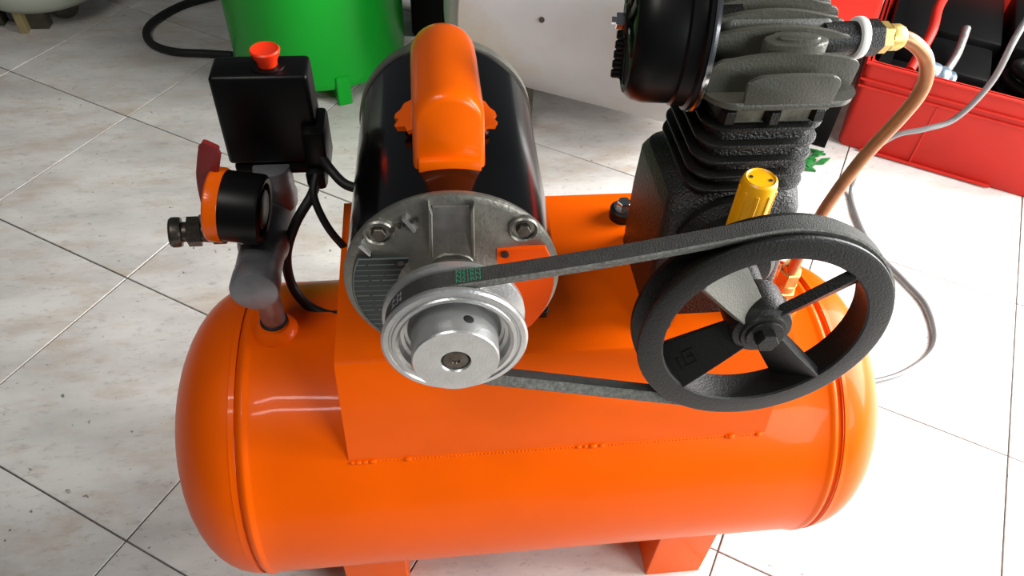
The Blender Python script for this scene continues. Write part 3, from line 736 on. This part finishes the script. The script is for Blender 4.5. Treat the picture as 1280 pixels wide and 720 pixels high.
# tray shell: outer and inner loft
def rr_(x0, x1, y0, y1, z, r=.012): return [bm.verts.new(P(TF, a, b, z)) for a, b in rrect(x0, x1, y0, y1, r, 3)]
L = [rr_(.006, TL - .006, .006, TD - .006, 0), rr_(0, TL, 0, TD, .012), rr_(-.004, TL + .004, -.004, TD + .004, TH), rr_(.004, TL - .004, .004, TD - .004, TH), rr_(.010, TL - .010, .010, TD - .010, .02)]
for A, B in zip(L, L[1:]):
    n = len(A)
    for k in range(n): bm.faces.new((A[k], A[(k + 1) % n], B[(k + 1) % n], B[k]))
bm.faces.new(L[0][::-1]); bm.faces.new(L[-1])
bod = obj('box_body', bm, RED_BOX, tbx, 35)
for z0, z1, dd in ((.168, .173, .004), (.186, .190, .005), (TH - .006, TH, .006)):
    bm = bmesh.new()
    box(bm, -.004 - dd, TL + .004 + dd, -.004 - dd, 0.001, z0, z1, .001, 1, TF); box(bm, -.004 - dd, 0.001, -.004, TD, z0, z1, .001, 1, TF)
    obj('rim_band', bm, RED_BOX, bod, 30)
for x in (.055, .105, .20):
    bm = bmesh.new()
    if x == .105: box(bm, x, x + .004, -.006, 0, .188, TH, .0005, 1, TF)
    elif x == .20: box(bm, x - .03, x - .026, -.0045, 0, .012, .166, .0005, 1, TF)
    else: box(bm, x, x + .30, -.0065, 0, -.0 + .004, .010, .0005, 1, TF)
    obj('moulded_rib', bm, RED_BOX, bod, 30)
# inner ribs at back right
for k in range(10):
    bm = bmesh.new(); box(bm, .27 + k * .018, .278 + k * .018, .012, .030, .12, TH - .02, .001, 1, TF); obj('inner_rib', bm, RED_DARK, bod, 30)
# lid folded open behind at left
bm = bmesh.new()
LF = (A0 + tn * .115 + td * -.25, td, tn, V((0, 0, .0)) + V((0, 0, 1)))
box(bm, 0, .235, 0, .36, .17, .25, .014, 3, LF)
box(bm, .140, .144, -.003, .02, .185, .24, .001, 1, LF)
lid = obj('box_lid', bm, RED_BOX, tbx, 35)
bm = tube([P(TF, .085, .02, .225), P(TF, .10, .10, .28), P(TF, .10, .20, .30), P(TF, .12, .33, .30)], .011, 12, 6)
obj('lid_arm', bm, RED_BOX, tbx, 60, 'curved red arm')
# strap
bm = bmesh.new(); q = (P(TF, .03, .0, 0), td, tn, V((0, 0, 1)))
pp_ = [(.02, TH - .03), (.10, TH + .015), (.22, TH + .03), (.34, TH + .03)]
rr = [[bm.verts.new(P(q, s * .013, y, z + o_)) for s, o_ in ((-1, 0), (1, 0), (1, .004), (-1, .004))] for y, z in pp_]
for A, B in zip(rr, rr[1:]):
    for k in range(4): bm.faces.new((A[k], A[(k + 1) % 4], B[(k + 1) % 4], B[k]))
bm.faces.new(rr[0]); bm.faces.new(rr[-1][::-1])
obj('handle_strap', bm, TOOL_BLACK, tbx, 30, 'black handle strap')
# contents
bm = bmesh.new(); box(bm, .02, .60, .02, .64, .021, .097, .01, 2, TF); tag(obj('tool_tray', bm, TOOL_BLACK, None, 35), 'black tray inside the red toolbox', 'tray')
q = frame(P(TF, .150, .060, .205), V((td.x, td.y, -.25)))
bm = lathe(bmesh.new(), [(0, -.032), (.018, -.032), (.024, -.026), (.0255, -.01), (.0240, -.006), (.0265, .0), (.0265, .012), (.0235, .018), (.025, .026), (.020, .034), (0, .034)], q, 28)
tag(obj('socket', bm, TOOL_BLUE, None, 30), 'round blue grey steel socket on top of the tools', 'tool')
bm = tube([P(TF, .165, .10, .19), P(TF, .180, .17, .215), P(TF, .185, .26, .24)], .010, 10, 6)
tag(obj('wrench', bm, STEEL, None, 60), 'dull grey steel bar tool behind the blue grey socket', 'tool')
for i, (x0, x1, y0, y1, z1, tl) in enumerate(((.02, .115, .02, .16, .175, 'black square tool case nearest the left end of the toolbox'), (.125, .27, .13, .30, .19, 'black boxy tool behind the blue grey socket'), (.02, .118, .18, .60, .21, 'black tool case under the curved red arm'), (.125, .285, .31, .62, .20, 'black tool case at the back of the toolbox behind the grey bar'), (.30, .55, .27, .62, .22, 'large black tool case behind the coiled hose'))):
    bm = bmesh.new(); box(bm, x0, x1, y0, y1, .098, z1, .010, 2, TF); tag(obj('tool_case', bm, TOOL_BLACK, None, 35), tl, 'tool case')
# coiled hose right
bm = bmesh.new(); pts = []
cc = P(TF, .385, .165, .20)
for k in range(3 * 20 + 1):
    t = 2 * PI * k / 20; rad = .085 + .008 * math.sin(t * .33); pts.append(cc + td * rad * math.cos(t) + tn * rad * math.sin(t) + V((0, 0, -.05 + .028 * k / 20 + .006 * math.sin(t * 2))))
tag(obj('hose_coil', tube(pts, .013, 10, 1), TOOL_BLACK, None, 60), 'coil of thick black hose lying in the toolbox', 'hose')
bm = lathe(bmesh.new(), [(.016, -.03), (.045, -.02), (.050, .0), (.045, .02), (.030, .026), (.016, .02)], frame(cc + V((0, 0, .035)), V((.2, -.2, 1))), 28, close=True)
tag(obj('reel', bm, GREYIRON, None, 30), 'grey round reel resting on the coiled black hose', 'reel')
# grey cable
gc = [(1.50, 1.75, .30), (1.33, 1.50, .36), (1.19, 1.31, .305), (1.175, 1.27, .262), (1.135, 1.28, .205), (1.08, 1.295, .185), (1.02, 1.30, .15), (.985, 1.31, .07), (.975, 1.285, .012), (.9553, 1.20, .007), (.9474, 1.0965, .007), (.972, 1.0, .007), (.986, .921, .007), (.9556, .8306, .007), (.8842, .7782, .007), (.7934, .752, .007), (.62, .74, .007)]
gc = [(1.50, 1.55, .55), (1.30, 1.40, .49), (1.19, 1.30, .40), (1.165, 1.27, .300), (1.130, 1.27, .212), (1.075, 1.275, .182), (1.025, 1.29, .155), (.990, 1.30, .09), (.978, 1.285, .012), (.9553, 1.20, .007), (.9474, 1.0965, .007), (.972, 1.0, .007), (.986, .921, .007), (.9556, .8306, .007), (.8842, .7782, .007), (.7934, .752, .007), (.62, .74, .007)]
tag(obj('cable', tube(gc, lambda t: .0075 - .0022 * min(1, t * 2.2), 12, 8), GREY_CABLE, None, 60), 'thin grey cable hanging over the toolbox and curving across the floor', 'cable')
# dark stand and green scrap behind the pump
bm = bmesh.new(); box(bm, -.10, .0, 0, .012, 0, .20, .001, 1, (V((.985, 1.455, 0)), td, tn, V((0, 0, 1))))
tag(obj('panel', bm, TOOL_BLACK, None, 30), 'black upright metal panel standing between the pump and the toolbox', 'panel')
random.seed(11); bm = bmesh.new()
for k in range(16):
    x, y = .925 + random.uniform(-.03, .03), 1.405 + random.uniform(-.035, .03); a = random.uniform(0, PI); l = random.uniform(.012, .026)
    fr = (V((x, y, .003)), V((math.cos(a), math.sin(a), random.uniform(-.0, .3))).normalized(), V((-math.sin(a), math.cos(a), .15)).normalized(), V((0, 0, 1)))
    prism(bm, [(-l, 0), (0, -.007), (l, 0), (0, .007)], fr, 0, .004 + random.random() * .008)
tag(obj('scrap', bm, SCRAP, None, 0), 'crumpled scrap of green plastic on the floor behind the pump', 'scrap')
